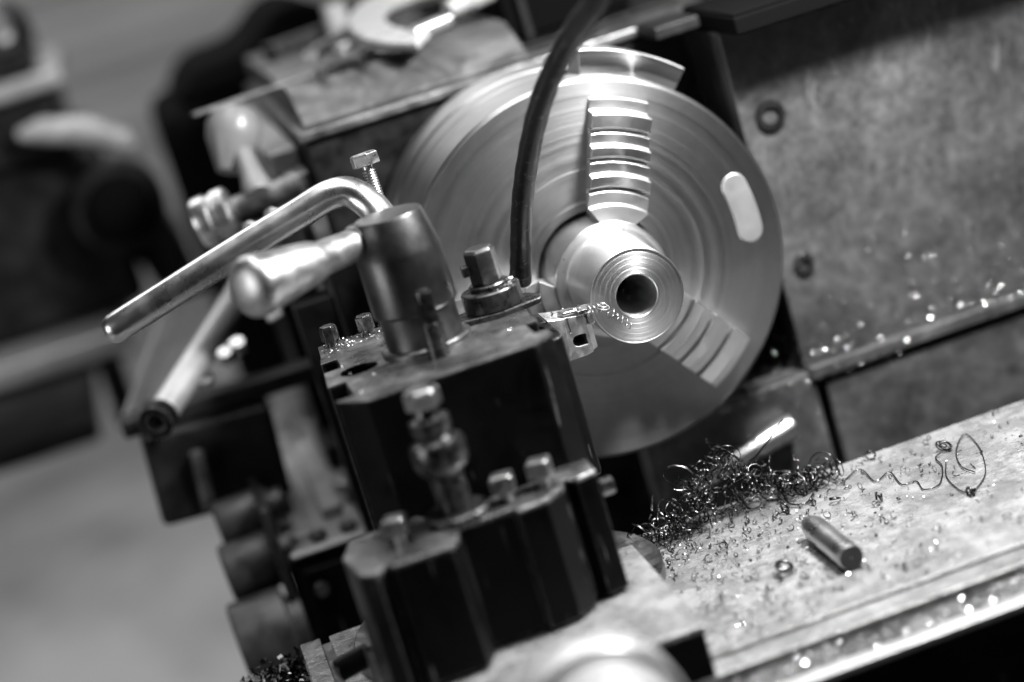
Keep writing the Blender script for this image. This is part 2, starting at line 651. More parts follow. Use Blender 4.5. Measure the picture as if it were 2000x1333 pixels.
gp = thing('guard_panel', 'large scratched grey painted guard panel right of the chuck', 'panel', (.3, .06, -.3))
obj('upper_panel', box(.131, .75, .055, .075, -.1275, .115), M['panel'], gp, bevel=.0015)
obj('panel_return', box(.131, .137, .075, .139, -.13, .115), M['dark_cast'], gp)
obj('ledge_slope', prism_y([(0, 0)], 0, 0) if False else (lambda bm: bm)(box(.131, .75, .046, .0545, -.1335, -.1235)), M['panel'], gp, bevel=.002)
obj('lower_panel', box(.005, .1345, .050, .075, -.40, -.128), M['panel'], gp, bevel=.002)
dr = obj('door', box(.1415, .75, .051, .075, -.40, -.1395), M['panel'], gp, bevel=.002)
obj('recess', box(.13, .75, .068, .080, -.40, -.12), M['void'], gp)
obj('hood', box(.1315, .80, .012, .133, .1155, .1280), M['matte'], gp, bevel=.002)
obj('hood_rim', box(.098, .1305, .086, .1335, .1185, .1270), M['dark_cast'], gp, bevel=.0015)
obj('hood_top', box(.133, .80, .015, .132, .1281, .1297), M['matte'], gp, bevel=.0012)
sc_ = obj('cover_screw', lathe([(0, .001), (.0035, .001), (.0035, -.0035), (.0066, -.0035), (.0072, -.0028), (.0072, .001)], (.149, .0548, -.053), AX, 32), M['oxide'], gp)
obj('cover_screw', lathe([(0, .001), (.006, .001), (.006, -.003), (.0100, -.003), (.0105, .001)], (.152, .0548, .052), AX, 32), M['dark_cast'], gp)

# steel stub bar below the chuck
tag(obj('steel_bar', lathe([(0, 0), (.0070, 0), (.0072, .0005), (.0072, .060), (.0088, .062), (.0090, .0885), (.0080, .0905), (0, .0905)], (.020, .0400, -.1755), (.98, .0, .21), 32), M['chrome']),
    'short bright steel bar with a thicker end under the chuck rim', 'bar')

# ------------------------------------------------------------------ cross slide
cs = thing('cross_slide', 'wide oily steel cross slide scattered with metal shavings', 'cross slide', (.1, -.2, -.25))
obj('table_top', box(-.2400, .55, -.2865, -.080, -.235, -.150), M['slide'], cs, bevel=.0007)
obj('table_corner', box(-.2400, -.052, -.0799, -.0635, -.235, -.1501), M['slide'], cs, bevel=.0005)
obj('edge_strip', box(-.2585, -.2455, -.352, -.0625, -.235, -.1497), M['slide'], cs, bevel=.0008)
obj('groove_floor', box(-.2456, -.2399, -.35, -.0640, -.236, -.1540), M['worn'], cs)
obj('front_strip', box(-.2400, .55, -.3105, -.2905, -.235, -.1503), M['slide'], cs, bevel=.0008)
obj('groove_floor', box(-.2400, .55, -.2906, -.2864, -.235, -.1550), M['dark_cast'], cs)
obj('chip_channel', box(-.2400, .55, -.3455, -.3106, -.235, -.1560), M['worn'], cs)
obj('front_lip', box(-.2400, .55, -.3550, -.3456, -.1535, -.1495), M['bright'], cs, bevel=.001)
obj('lip_wall', box(-.2400, .55, -.3545, -.3460, -.235, -.1536), M['black'], cs)  # this and the front wall: shade below the lip put into black
obj('front_wall', box(-.2400, .55, -.3535, -.3400, -.42, -.2352), M['black'], cs, bevel=.0015)
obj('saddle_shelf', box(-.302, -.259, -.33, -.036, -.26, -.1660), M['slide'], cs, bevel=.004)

# ------------------------------------------------------------------ compound slide
cp = thing('compound_slide', 'pale steel compound slide with round swivel base under the tool post', 'compound slide', (-.135, -.2, -.149))
obj('swivel_base', lathe([(0, -.1495), (.0945, -.1495), (.0955, -.1485), (.0955, -.1412), (.0945, -.1402), (0, -.1402)], (-.134, -.131, 0), (0, 0, 1), 120), M['worn'], cp)
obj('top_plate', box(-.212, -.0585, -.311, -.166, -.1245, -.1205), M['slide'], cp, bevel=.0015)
obj('slide_body', box(-.211, -.0595, -.310, -.167, -.2, -.1246), M['black'], cp, bevel=.001)  # black body: shade of the unlit front put into its colour
obj('under_block', box(-.198, -.086, -.1655, -.055, -.1400, -.1205), M['black'], cp, bevel=.001)
obj('dial', lathe([(0, -.20), (.034, -.20), (.035, -.199), (.035, .018), (.0342, .0185), (.0342, .020), (.035, .0205), (.035, .034), (.040, .036), (.041, .038), (.041, .054), (.040, .056), (0, .056)],
    (-.136, -.452, -.1080), AX, 96), M['bright'], cp)
bm = bmesh.new()
for k in range(60):
    q = 2*math.pi*k/60
    ll = .007 if k % 5 == 0 else .004
    b2 = box(-.00025, .00025, -.4315, -.4315+ll, .03495, .03515)
    bmesh.ops.rotate(b2, verts=b2.verts, cent=(0, 0, 0), matrix=Matrix.Rotation(q, 3, 'Y'))
    bmesh.ops.translate(b2, verts=b2.verts, vec=(-.136, 0, -.1080))
    me_ = bpy.data.meshes.new('tick')
    b2.to_mesh(me_)
    b2.free()
    bm.from_mesh(me_)
    bpy.data.meshes.remove(me_)
tag(obj('graduations', bm, M['void'], cp), kind='stuff')
obj('feed_screw', lathe([(0, 0), (.012, 0), (.012, .09), (0, .09)], (-.126, -.398, -.1505), AX, 32), M['worn'], cp)
obj('dial_bracket', box(-.182, -.09, -.395, -.3112, -.24, -.1455), M['grey_cast'], cp, bevel=.004)
lv = tube(spline([(-.2440, -.1790, -.1290), (-.2415, -.1790, -.1285), (-.237, -.1795, -.1275), (-.222, -.182, -.1240), (-.196, -.186, -.1190)], 4), [.0028, .0050, .0062, .0068]+[.0070]*13, 20)
obj('lock_lever', lv, M['black'], cp)
obj('lever_boss', lathe([(0, -.1400), (.012, -.1400), (.012, -.118), (.010, -.116), (0, -.116)], (-.214, -.187, 0), (0, 0, 1), 40), M['worn'], cp)

# ------------------------------------------------------------------ tool post
tp = thing('tool_post', 'black quick change tool post block with clamp column and two polished levers', 'tool post', (-.135, -.14, -.12))
TPOLY = [(-.0867, -.2066), (-.0735, -.1955), (-.0735, -.185), (-.081, -.185), (-.081, -.158), (-.0735, -.158), (-.0735, -.118), (-.081, -.118), (-.081, -.092), (-.0735, -.092), (-.0735, -.0805), (-.193, -.0805),
         (-.1945, -.094), (-.1845, -.094), (-.1845, -.1165), (-.1955, -.1175), (-.1975, -.151), (-.187, -.151), (-.187, -.187), (-.198, -.1878), (-.192, -.1965), (-.1825, -.2066)]
pb = obj('block', prism(TPOLY, -.1195, .022), M['black'], tp, bevel=.0009, seg=3)
ptop = obj('lit_top_face', prism([(x, y) for x, y in TPOLY], .0221, .0227), M['lit_top'], tp, bevel=.0003)  # pale slab carrying the light on the post top
cut(ptop, [lathe([(0, -.03), (.0112, -.03), (.0112, .01), (0, .01)], (-.1765, -.1335, .022), (0, 0, 1), 48)])
cut(pb, [lathe([(0, -.03), (.0112, -.03), (.0112, .01), (0, .01)], (-.1765, -.1335, .022), (0, 0, 1), 48)])
CX, CY = -.1345, -.1300
obj('base_ring', lathe([(0, .0222), (.0262, .0222), (.0266, .0226), (.0266, .0252), (.0255, .0262), (0, .0262)], (CX, CY, 0), (0, 0, 1), 64), M['worn'], tp)
obj('clamp_column', lathe([(0, .0264), (.0226, .0264), (.0226, .0450), (.0232, .0456), (.0246, .0462), (.0250, .0472), (.0246, .0790), (.0240, .0815), (.0202, .1005), (.0194, .1020), (0, .1024)],
    (CX, CY, 0), (0, 0, 1), 72), M['column'], tp, angle=18)
hp = spline([(CX+.0005, -.108, .087), (CX, -.097, .095), (-.1385, -.0885, .1040), (-.1465, -.0820, .1125), (-.1590, -.0790, .1140), (-.1810, -.0772, .1085), (-.2250, -.0735, .0972), (-.3010, -.0676, .0765)], 8)
n = len(hp)
end = (hp[-1]-hp[-2]).normalized()
pts = hp+[hp[-1]+end*.0035, hp[-1]+end*.0058, hp[-1]+end*.0068]
rad = [.0092]*n+[.0080, .0055, .0022]
obj('long_lever', tube(pts, rad, 32), M['chrome'], tp, angle=60)
A, B = Vector((-.1400, -.1200, .0905)), Vector((-.2240, -.1885, .0975))
d = B-A
L = d.length
obj('short_lever', lathe([(0, 0), (.0086, 0), (.0098, L*.48), (.0112, L*.51), (.0124, L*.55), (.0172, L*.93), (.0173, L*.955), (.0164, L*.985), (.0130, L*1.01), (.0075, L*1.025), (0, L*1.030)], A, d, 48), M['grip'], tp, angle=50)
obj('weld_collar', lathe([(.0084, .012), (.0104, .016), (.0112, .020), (.0100, .0245), (.0084, .0255)], A, d, 40), M['worn'], tp)
pn = thing('knurled_pin', 'small dark knurled pin standing before the clamp column', 'pin', (-.133, -.166, .022))
obj('pin_body', lathe([(0, 0), (.0062, 0), (.0062, .020), (.0050, .0205), (.0050, .0215), (0, .0215)], (-.1335, -.1660, .0222), (.04, .02, 1), 32), M['oxide'], pn)
bm = bmesh.new()
for k in range(28):
    q = 2*math.pi*k/28
    x, y = -.1335+.0009+.0048*math.cos(q), -.1660+.0005+.0048*math.sin(q)
    tube([(x, y, .0438), (x+.0007, y+.0004, .0600)], .0005, 5, bm)
lathe([(0, .0437), (.0047, .0437), (.0047, .0600), (.0038, .0622), (0, .0626)], (-.1323, -.1653, 0), (0, 0, 1), 32, bm)
obj('knurled_head', bm, M['oxide'], pn)

# ------------------------------------------------------------------ tool holders


def square_screw(x, y, z, par, af=.0098, h=.0095, neck=.0035, seg=6, spin=.35, mat='oxide'):
    s = obj('set_screw', hexhead((x, y, z+neck), (0, 0, 1), af, h, None, seg, .16, spin), M[mat], par, bevel=.0005)
    obj('screw_shank', lathe([(0, -.004), (.0034, -.004), (.0034, neck+.001), (0, neck+.001)], (x, y, z), (0, 0, 1), 20), M[mat], s)
    return s


rh = thing('rear_tool_holder', 'narrow steel tool holder on the far side with two hexagon set screws', 'tool holder', (-.155, -.062, -.06))
obj('holder_body', prism([(-.1925, -.0797), (-.0900, -.0797), (-.0900, -.0480), (-.1905, -.0480)], -.06, .0216), M['black'], rh, bevel=.0008)
obj('lit_top_face', prism([(-.1925, -.0797), (-.0900, -.0797), (-.0900, -.0480), (-.1905, -.0480)], .0217, .0224), M['lit_top'], rh, bevel=.0003)
square_screw(-.1820, -.0560, .0224, rh)
square_screw(-.1595, -.0590, .0224, rh, spin=.75)

hb = thing('hex_bolt', 'clean zinc hexagon bolt standing upright behind the clamp column', 'bolt', (-.127, -.060, .0224))
bx0, bx1 = Vector((-.1266, -.0600, .0222)), Vector((-.1291, -.0490, .1195))
dv = (bx1-bx0).normalized()
obj('bolt_head', hexhead(bx1, dv, .0155, .0080, None, 6, .14, .12), M['bolt'], hb, bevel=.0004)
LL = (bx1-bx0).length
pr = [(0, 0)]
h = .0
while h < LL-.003:
    pr += [(.0034, h), (.0042, h+.0007), (.0042, h+.0009), (.0034, h+.0016)]
    h += .0017
pr += [(.0032, LL-.002), (.0032, LL), (0, LL)]
obj('threaded_shank', lathe(pr, bx0, dv, 24), M['bolt'], hb, angle=80)

th = thing('cutting_tool_holder', 'black tool holder on the chuck side with tall hexagon adjusting nut', 'tool holder', (-.09, -.11, -.06))
obj('holder_body', prism([(-.0800, -.1565), (-.0610, -.1480), (-.0590, -.1400), (-.0590, -.1130), (-.0725, -.0905), (-.0725, -.0560), (-.0895, -.0560), (-.0895, -.0790), (-.0728, -.0798), (-.0728, -.0915), (-.0803, -.0925), (-.0803, -.1175), (-.0728, -.1185), (-.0728, -.1565)], -.08, .0065), M['black'], th, bevel=.0008)
NX, NY = -.0875, -.1095
obj('flange', prism([(-.113, -.120), (-.088, -.128), (-.062, -.123), (-.0595, -.112), (-.066, -.100), (-.090, -.094), (-.114, -.101)], .0224, .0262), M['oxide'], th, bevel=.0008)
obj('collar', lathe([(0, .0264), (.0172, .0264), (.0178, .0270), (.0178, .0375), (.0170, .0383), (.0150, .0385), (0, .0385)], (NX, NY, 0), (0, 0, 1), 56), M['oxide'], th)
obj('nut_washer', lathe([(0, .0386), (.0118, .0386), (.0120, .0392), (.0120, .0410), (.0115, .0416), (0, .0416)], (NX, NY, 0), (0, 0, 1), 40), M['oxide'], th)
obj('adjusting_nut', hexhead((NX, NY, .0417), (0, 0, 1), .0170, .0215, None, 6, .10, .62), M['worn'], th, bevel=.0007)
obj('nut_lug', box(NX-.0130, NX-.0085, NY-.003, NY+.004, .0485, .0545), M['oxide'], th, bevel=.0006)

fh = thing('front_tool_holder', 'black empty tool holder facing the camera with three set screws', 'tool holder', (-.15, -.245, -.118))
FPOLY = [(-.2225, -.2350), (-.2180, -.2660), (-.2095, -.2740), (-.2035, -.2660), (-.2000, -.2720), (-.1680, -.2720), (-.1625, -.2620), (-.1600, -.2480), (-.1290, -.2480), (-.1280, -.2540), (-.1110, -.2520), (-.0985, -.2400), (-.0960, -.2300), (-.0900, -.2360),
         (-.0780, -.2330), (-.0775, -.2080), (-.1000, -.2075), (-.1050, -.2180), (-.1700, -.2180), (-.1760, -.2075), (-.2150, -.2080)]
obj('holder_body', prism(FPOLY, -.1180, -.0502), M['black'], fh, bevel=.0006, seg=2)
obj('lit_top_face', prism(FPOLY, -.0501, -.0480), M['lit_top'], fh, bevel=.0009, seg=3)
square_screw(-.1065, -.2290, -.0480, fh, .0125, .0095, .006, 4, .4, mat='bolt')
square_screw(-.1285, -.2330, -.0480, fh, .0125, .0095, .006, 4, .5, mat='bolt')
square_screw(-.1905, -.2420, -.0480, fh, .0125, .0095, .006, 4, .4, mat='bolt')
FX, FY = -.1560, -.2320
obj('base_washer', lathe([(0, -.0479), (.0180, -.0479), (.0184, -.0470), (.0184, -.0440), (.0170, -.0430), (0, -.0430)], (FX, FY, 0), (0, 0, 1), 40), M['oxide'], fh)
obj('adjusting_stem', lathe([(0, -.0429), (.0098, -.0429), (.0095, -.0230), (.0138, -.0185), (.0153, -.0150), (.0155, -.0060), (.0143, -.0030), (.0115, -.0015), (.0095, .0000), (.0112, .0030), (.0112, .0095), (.0075, .0115), (.0066, .0160), (0, .0160)], (FX, FY, 0), (0, 0, 1), 48), M['oxide'], fh)
obj('top_nut', hexhead((FX, FY, .0161), (0, 0, 1), .0180, .0105, None, 6, .2, .5), M['bolt'], fh, bevel=.0007)
obj('side_screw', hexhead((-.0755, -.2185, -.0640), (1, 0, 0), .0090, .0075, None, 6, .15, .2), M['oxide'], fh, bevel=.0004)

# ------------------------------------------------------------------ cutting tool
ct = thing('cutting_tool', 'small satin steel turning tool with a bright insert at the workpiece edge', 'cutting tool', (-.05, -.1, -.02))
Y0 = -.1050
hd = obj('tool_head', prism_y([(-.0598, .0068), (-.0490, .0048), (-.0405, .0035), (-.0375, .0030), (-.0375, -.0205), (-.0418, -.0213), (-.0535, -.0213), (-.0600, -.0213)], Y0, Y0+.024), M['tool'], ct, bevel=.0004)
cut(hd, [prism_y([(-.0392, -.0148)]+[(-.0445+.0036*math.cos(q), -.0112+.0036*math.sin(q)) for q in [R(-95-i*14) for i in range(14)]]+[(-.0392, -.0082)], Y0-.004, Y0+.014),
         prism_y([(-.0482, .0040), (-.0475, .0040), (-.0475, -.0050), (-.0482, -.0052)], Y0-.001, Y0+.0012)])
obj('hole_floor', box(-.0485, -.0390, Y0+.0125, Y0+.0135, -.0150, -.0075), M['void'], ct)
obj('side_bevel', prism([(-.0374, Y0+.0003), (-.0335, Y0+.0045), (-.0335, Y0+.0235), (-.0374, Y0+.0235)], -.0196, .0012), M['tool'], ct, bevel=.0004)
obj('facet', prism_y([(-.0595, .0066), (-.0496, .0046), (-.0520, -.0210), (-.0598, -.0210)], Y0-.0016, Y0-.0001), M['tool'], ct, bevel=.0003)
obj('shank', box(-.0795, -.0600, Y0+.002, Y0+.022, -.0210, .0062), M['black'], ct, bevel=.0006)
ins = obj('insert', prism([(-.0405, -.1062), (-.0345, -.1058), (-.0300, -.0955), (-.0330, -.0930), (-.0410, -.0945)], .0036, .0062), M['carbide'], ct, bevel=.0003)
obj('clamp_tip', box(-.0505, -.0405, -.1035, -.0945, .0052, .0074, None, (0, R(6), R(12))), M['bolt'], ct, bevel=.0006)
obj('seat', box(-.0355, -.0318, -.1045, -.0940, -.0040, .0034), M['tool'], ct, bevel=.0004)

# ------------------------------------------------------------------ coolant hose
hpts = spline([(-.004, -.262, .212), (-.0085, -.2352, .1938), (-.0185, -.1873, .1719), (-.0318, -.1415, .1402), (-.0405, -.0974, .1044), (-.0489, -.0733, .0719), (-.0557, -.0550, .0383), (-.0590, -.0480, .0225)], 8)
hz = thing('coolant_hose', 'grimy black rubber coolant hose hanging in front of the chuck', 'hose', tuple(hpts[-1]))
ext = spline([(.12, -.30, .42), (.05, -.295, .33), (.012, -.28, .25), (-.004, -.262, .212)], 6)[:-1]
allp = ext+hpts
hb_ = tube(allp, [.0066+.00018*math.sin(i*1.7) for i in range(len(allp))], 28)
obj('hose_body', hb_, M['rubber'], hz, angle=70)
e = (hpts[-1]-hpts[-2]).normalized()
obj('hose_end', lathe([(.0045, -.001), (.0069, -.001), (.0071, 0), (.0071, .0045), (.0062, .0052), (.0042, .0052), (.0040, -.001)], hpts[-1]-e*.0030, e, 28), M['rubber'], hz)

# ------------------------------------------------------------------ loose rod on the slide
rd = obj('steel_rod', lathe([(0, 0), (.0004, .0), (.0012, .0012), (.0013, 0), (.0068, 0), (.0076, .0007), (.0076, .056), (.0072, .060), (.0060, .066), (0, .0665)], (.0445, -.2440, -.1423), (.0, 1, 0), 40), M['chrome'])
obj('shaded_end_face', lathe([(.0013, -.0002), (.0068, -.0002), (.0070, 0)], (.0445, -.2442, -.1423), (0, 1, 0), 40), M['knob'], rd)  # dark disc: shade on the near rod end put into its colour
obj('centre_hole', lathe([(0, .0004), (.0014, -.0003)], (.0445, -.2441, -.1423), (0, 1, 0), 20), M['void'], rd)
tag(rd, 'short polished steel rod lying on the oily slide with centre drilled end', 'rod')

# ------------------------------------------------------------------ swarf


def helix(c, axis, r, turns, pitch, wob=.25, n=14, ph=0):
    c, axis = Vector(c), Vector(axis).normalized()
    u, w = frame(axis)
    out = []
    N = max(4, int(turns*n))
    for i in range(N+1):
        t = i/n*2*math.pi+ph
        rr = r*(1+wob*math.sin(t*.37+ph))
        out.append(c+axis*(pitch*i/n)+rr*(math.cos(t)*u+math.sin(t)*w))
    return out


rnd = random.Random(3)
bm = bmesh.new()
for i in range(200):
    t = rnd.random()
    # the tangle runs along the far edge of the slide
    x = -.040+.125*t+rnd.gauss(0, .005)
    hmax = .036*math.exp(-((t-.44)/.24)**2)+.003
    y = -.086-.022*rnd.random()-.018*(1-t)*rnd.random()
    z = -.147+hmax*rnd.random()**.8
    ax = Vector((rnd.gauss(0, 1), rnd.gauss(0, .8), rnd.gauss(0, .6)))
    rr = rnd.uniform(.0020, .0050) if i % 3 else rnd.uniform(.0045, .0085)
    p = helix((x, y, max(z, -.1465+rr*.6)), ax, rr, rnd.uniform(.6, 1.7), rnd.uniform(.001, .005), .35, 18, rnd.random()*6)
    p = [Vector((q.x, q.y, max(q.z, -.1494) if q.y < -.081 else q.z)) for q in p]
    tube(p, rnd.uniform(.00035, .00060), 6, bm, cap=False, flat=rnd.uniform(.45, .9))
for i in range(3):
    x = rnd.uniform(-.03, .10)
    p = spline([(x+rnd.gauss(0, .012), -.088+rnd.gauss(0, .008), -.143+abs(rnd.gauss(0, .014))) for k in range(5)], 6)
    tube(p, rnd.uniform(.0004, .0006), 6, bm, cap=False)
sw = obj('swarf_tangle', bm, M['swarf'], angle=80)
tag(sw, 'dark tangled nest of curled wire shavings on the far slide edge', 'swarf', kind='stuff')

# fine chips: flat bright flakes in one scatter each


def flakes(name, n, place, s0, s1, label, tilt=.6, seed=1, mat='flake'):
    g = random.Random(seed)
    vs, fs = [], []
    for i in range(n):
        c = Vector(place(g))
        s = g.uniform(s0, s1)
        e = Euler((g.gauss(0, tilt), g.gauss(0, tilt), g.random()*6.28)).to_matrix()
        k = len(vs)
        b = g.uniform(.3, .8)
        cu = g.uniform(.1, .5)
        for q in ((-1, -b, cu), (0, -b, 0), (1, -b*.6, cu), (1, b*.7, cu), (0, b, 0), (-1, b, cu)):
            vs.append(c+e @ Vector(q)*s)
        fs += [(k, k+1, k+4, k+5), (k+1, k+2, k+3, k+4)]
    me = bpy.data.meshes.new(name)
    me.from_pydata(vs, [], fs)
    me.materials.append(M[mat])
    o = bpy.data.objects.new(name, me)
    COL.objects.link(o)
    return tag(o, label, 'chips', kind='stuff')


def on_slide(g):
    x = g.uniform(-.05, .26)
    if g.random() < .5:
        x = -.045+abs(g.gauss(0, .07))
    return (x, g.uniform(-.285, -.082), -.1493+g.random()*.0008)


flakes('slide_chips', 1300, on_slide, .0002, .0006, 'fine bright chips scattered over the oily cross slide', .5, 11)
flakes('slide_chips_dark', 300, on_slide, .0003, .0011, 'fine dark chips scattered over the oily cross slide', .7, 12, 'oxide').name = 'slide_grit'
flakes('channel_chips', 3200, lambda g: (g.uniform(-.06, .24), g.uniform(-.3445, -.3115), -.1555+g.random()*.002), .00028, .00075, 'wet chips packed in the channel along the slide lip', .7, 13)


def on_panel(g):
    if g.random() < .6:
        x = g.uniform(.02, .34)
        return (x, g.uniform(.042, .049), -.1335+abs(g.gauss(0, .012)) + (.02 if x > .2 else 0)*g.random())
    x = g.uniform(.02, .34)
    return (x, .0495 if x < .131 else .0540, g.gauss(-.135, .028) if x < .131 else -.123+abs(g.gauss(0, .03)))


flakes('panel_chips', 7000, on_panel, .0002, .0005, 'glinting wet chips clinging to the guard panel ledge', 1.2, 14)
flakes('post_chips', 320, lambda g: (g.uniform(-.190, -.125), g.uniform(-.078, -.050), .0232+g.random()*.0008), .0003, .0009, 'fine chips lying round the two rear set screws', .7, 15)
flakes('post_drops', 60, lambda g: (g.uniform(-.185, -.09), g.uniform(-.2, -.1), .0227+g.random()*.0006), .0003, .0010, 'few bright chips on the tool post top', .5, 16)
flakes('shelf_chips', 420, lambda g: (-.2605-abs(g.gauss(0, .016)), g.uniform(-.12, -.045), -.1645+abs(g.gauss(0, .0035))), .0010, .0032, 'heap of dark curled chips on the shelf left of the slide', .9, 17, 'swarf')
flakes('collar_chips', 90, lambda g: (lambda a: (NX+.0145*math.cos(a), NY+.0145*math.sin(a), .0390+g.random()*.001))(g.uniform(-1.6, 1.6)), .0004, .0012, 'wet chips on the adjusting nut collar', .8, 18)
flakes('holder_chips', 46, lambda g: (g.uniform(-.060, -.036), g.uniform(-.105, -.094), .0064-(-.06-0) * 0+g.random()*.0016), .0003, .0012, 'tiny chips on the cutting tool top', .9, 19)


rnd = random.Random(21)
bm = bmesh.new()
for i in range(420):
    x = -.045+abs(rnd.gauss(0, .075)) if rnd.random() < .7 else rnd.uniform(-.03, .24)
    y = rnd.uniform(-.283, -.086) if rnd.random() < .6 else -.086-abs(rnd.gauss(0, .04))
    y = max(y, -.283)
    rr = rnd.uniform(.0005, .0022)
    p = helix((x, y, -.1493+rr*.8), (rnd.gauss(0, 1), rnd.gauss(0, 1), rnd.gauss(0, .5)), rr, rnd.uniform(.4, 1.6), rnd.uniform(.0005, .002), .3, 9, rnd.random()*6)
    p = [Vector((q.x, q.y, max(q.z, -.1496))) for q in p]
    tube(p, rnd.uniform(.00018, .0005), 5, bm, False, rnd.uniform(.3, .8))
tag(obj('curled_chips', bm, M['oxide'], angle=80), 'small curled chips strewn thickly over the near half of the slide', 'chips', kind='stuff')


def shaving(pts, rad, label, seg=6, mat='swarf', group='single loose shavings'):
    o = obj('metal_shaving', tube(pts, rad, seg), M[mat], angle=80)
    return tag(o, label, 'shaving', group)


S = -.1495
shaving(spline([(.0780, -.098, S+.004), (.0863, -.1124, S+.0006), (.1036, -.1035, S+.0012), (.1033, -.1302, S+.0006), (.1152, -.1246, S+.001), (.113, -.1496, S+.0006), (.1212, -.1527, S+.0006), (.1192, -.169, S+.0006), (.129, -.1696, S+.0006), (.1415, -.1459, S+.001), (.1445, -.1287, S+.001), (.1502, -.1235, S+.001)], 8), .00042,
        'long thin wavy shaving trailing away from the dark tangle across the slide')
shaving(spline([(.1464, -.14, S+.0006), (.1366, -.1638, S+.0006), (.134, -.192, S+.0006), (.1406, -.1956, S+.0006), (.156, -.1766, S+.0006), (.1699, -.1391, S+.0008), (.1748, -.1091, S+.001), (.1678, -.113, S+.001), (.1561, -.1337, S+.001), (.1499, -.1567, S+.001), (.1518, -.1712, S+.0008)], 8), .00036,
        'thin shaving in a wide loop at the right of the wavy one')
shaving(spline([(.0519, -.0853, S+.003), (.0512, -.1049, S+.004), (.0504, -.1215, S+.002), (.0589, -.1261, S+.0008), (.0669, -.1183, S+.002)], 8), .0006, 'dark arched shaving between the tangle and the rod')
shaving(helix((.0613, -.1100, S+.0032), (.8, .6, .2), .0032, 1.5, .0025, .3), .0008, 'broad dark curl nearest the arched shaving')
shaving(helix((.0438, -.1285, S+.0030), (1, .2, .2), .0030, 1.4, .0012, .3), .0007, 'small black curl just behind the rod end')
shaving(helix((.0132, -.2159, S+.0040), (.25, -.45, 1), .0040, 2.2, .0007, .15), .0011, 'tight round black ring chip left of the lying rod')
shaving(helix((.1539, -.1206, S+.003), (.7, .6, .5), .0034, 3.6, .0006, .5), .0005, 'small crumpled dark chip beside the wavy shaving end')
shaving(helix((.0728, -.1400, S+.0022), (.2, .3, 1), .0024, 1.3, .0008, .3), .0006, 'tiny dark open ring right above the rod')
shaving(helix((.0913, -.1599, S+.0018), (1, -.2, .1), .0022, 1.6, .0030, .4), .0007, 'tiny flattened coil right of the lying rod')
shaving(helix((.1342, -.2010, S+.0018), (.9, .3, .1), .0020, 2.2, .0022, .4), .0008, 'dark chip under the wide loop of shaving')
shaving(helix((.116, -.0920, S+.0025), (.5, .6, .3), .0024, 1.2, .0010, .4), .0006, 'dark curl close to the far slide edge')
# curl coming off the cutting edge
curl = helix((-.0352, -.1055, .0045), (1, -.05, .02), .0026, 3.4, .0026, .15, 16)
c2 = helix((-.0255, -.107, .0035), (.35, -.2, .9), .0030, 2.2, .0012, .3, 16)
c3 = helix((-.0225, -.1060, .0010), (.62, -.12, -.78), .0020, 5.2, .0033, .3, 16)
shaving(curl, .00045, 'bright coiled shaving leaving the insert along the cutting edge', 7, 'bolt')
shaving(c2, .00045, 'bright knotted shaving loop below the bore', 7, 'bolt')
shaving(c3, .00032, 'stretched spiral shaving hanging over the workpiece face', 7, 'bolt')

# ------------------------------------------------------------------ things on the headstock
Z = .1497
mi = thing('caliper_gauge', 'pale C shaped outside caliper lying on the headstock top', 'caliper', (-.03, .28, Z))
CXX, CYY = -.030, .262
outer, inner = [], []
for k in range(29):
    q = R(-8+255*k/28)
    outer.append((CXX+.049*math.cos(q), CYY+.112*math.sin(q)))
for k in range(29):
    q = R(247-255*k/28)
    inner.append((CXX+.008+.030*math.cos(q), CYY-.006+.074*math.sin(q)))
bm = prism(outer+inner, Z+.002, Z+.009)
bmesh.ops.rotate(bm, verts=bm.verts, cent=(CXX, CYY-.112, Z+.002), matrix=Matrix.Rotation(R(6), 3, 'X'))
obj('frame', bm, M['white'], mi, bevel=.0025)
obj('anvil', lathe([(0, 0), (.0055, 0), (.0055, .030), (0, .030)], (-.045, .190, Z+.012), (.93, .3, .05), 20), M['chrome'], mi)
obj('barrel', lathe([(0, 0), (.0060, 0), (.0060, .020), (.0080, .021), (.0080, .044), (.0088, .045), (.0088, .060), (0, .060)], (-.012, .225, Z+.0170), (.80, .42, .06), 24), M['white'], mi)
tag(obj('packing_block', box(-.06, .005, .340, .365, Z, Z+.016), M['oxide'], bevel=.001), 'dark packing block propping up the far side of the caliper', 'block')
tag(obj('steel_rule', box(-.215, .0, .243, .251, Z, Z+.0022, None, (0, 0, R(16))), M['worn'], bevel=.0005), 'thin grey rule overhanging the left edge of the headstock', 'rule')
tag(obj('round_bar', tube([(-.1105, .300, Z+.0065), (-.080, .365, Z+.0065)], .0065, 16), M['chrome']), 'bright round bar left of the caliper', 'bar')
tag(obj('drill_bit', tube([(-.118, .192, Z+.004), (-.098, .270, Z+.004)], .0040, 14), M['bolt']), 'thin steel drill lying left of the dark block', 'drill')
tag(obj('steel_block', box(-.108, -.078, .200, .240, Z, Z+.008, None, (0, 0, R(-24))), M['oxide'], bevel=.001), 'dark oily steel block lying near the lid slope', 'block')
tag(obj('square_bar', box(-.092, -.060, .262, .271, Z, Z+.008, None, (0, 0, R(12))), M['bolt'], bevel=.001), 'bright square bar lying left of the caliper frame', 'bar')
tag(obj('hex_nut', hexhead((-.083, .300, Z), (0, 0, 1), .016, .010), M['chrome'], bevel=.001), 'bright hexagon nut at the caliper foot', 'nut')
tag(obj('bushing', lathe([(.005, 0), (.010, 0), (.010, .030), (.005, .030)], (-.070, .42, Z), (0, 0, 1), 24, None, True), M['white']), 'pale round bushing behind the caliper', 'bushing')
tag(obj('dark_bar', box(-.135, -.02, .440, .462, Z, Z+.014, None, (0, 0, R(24))), M['oxide'], bevel=.001), 'dark bar along the rear of the headstock top', 'bar')
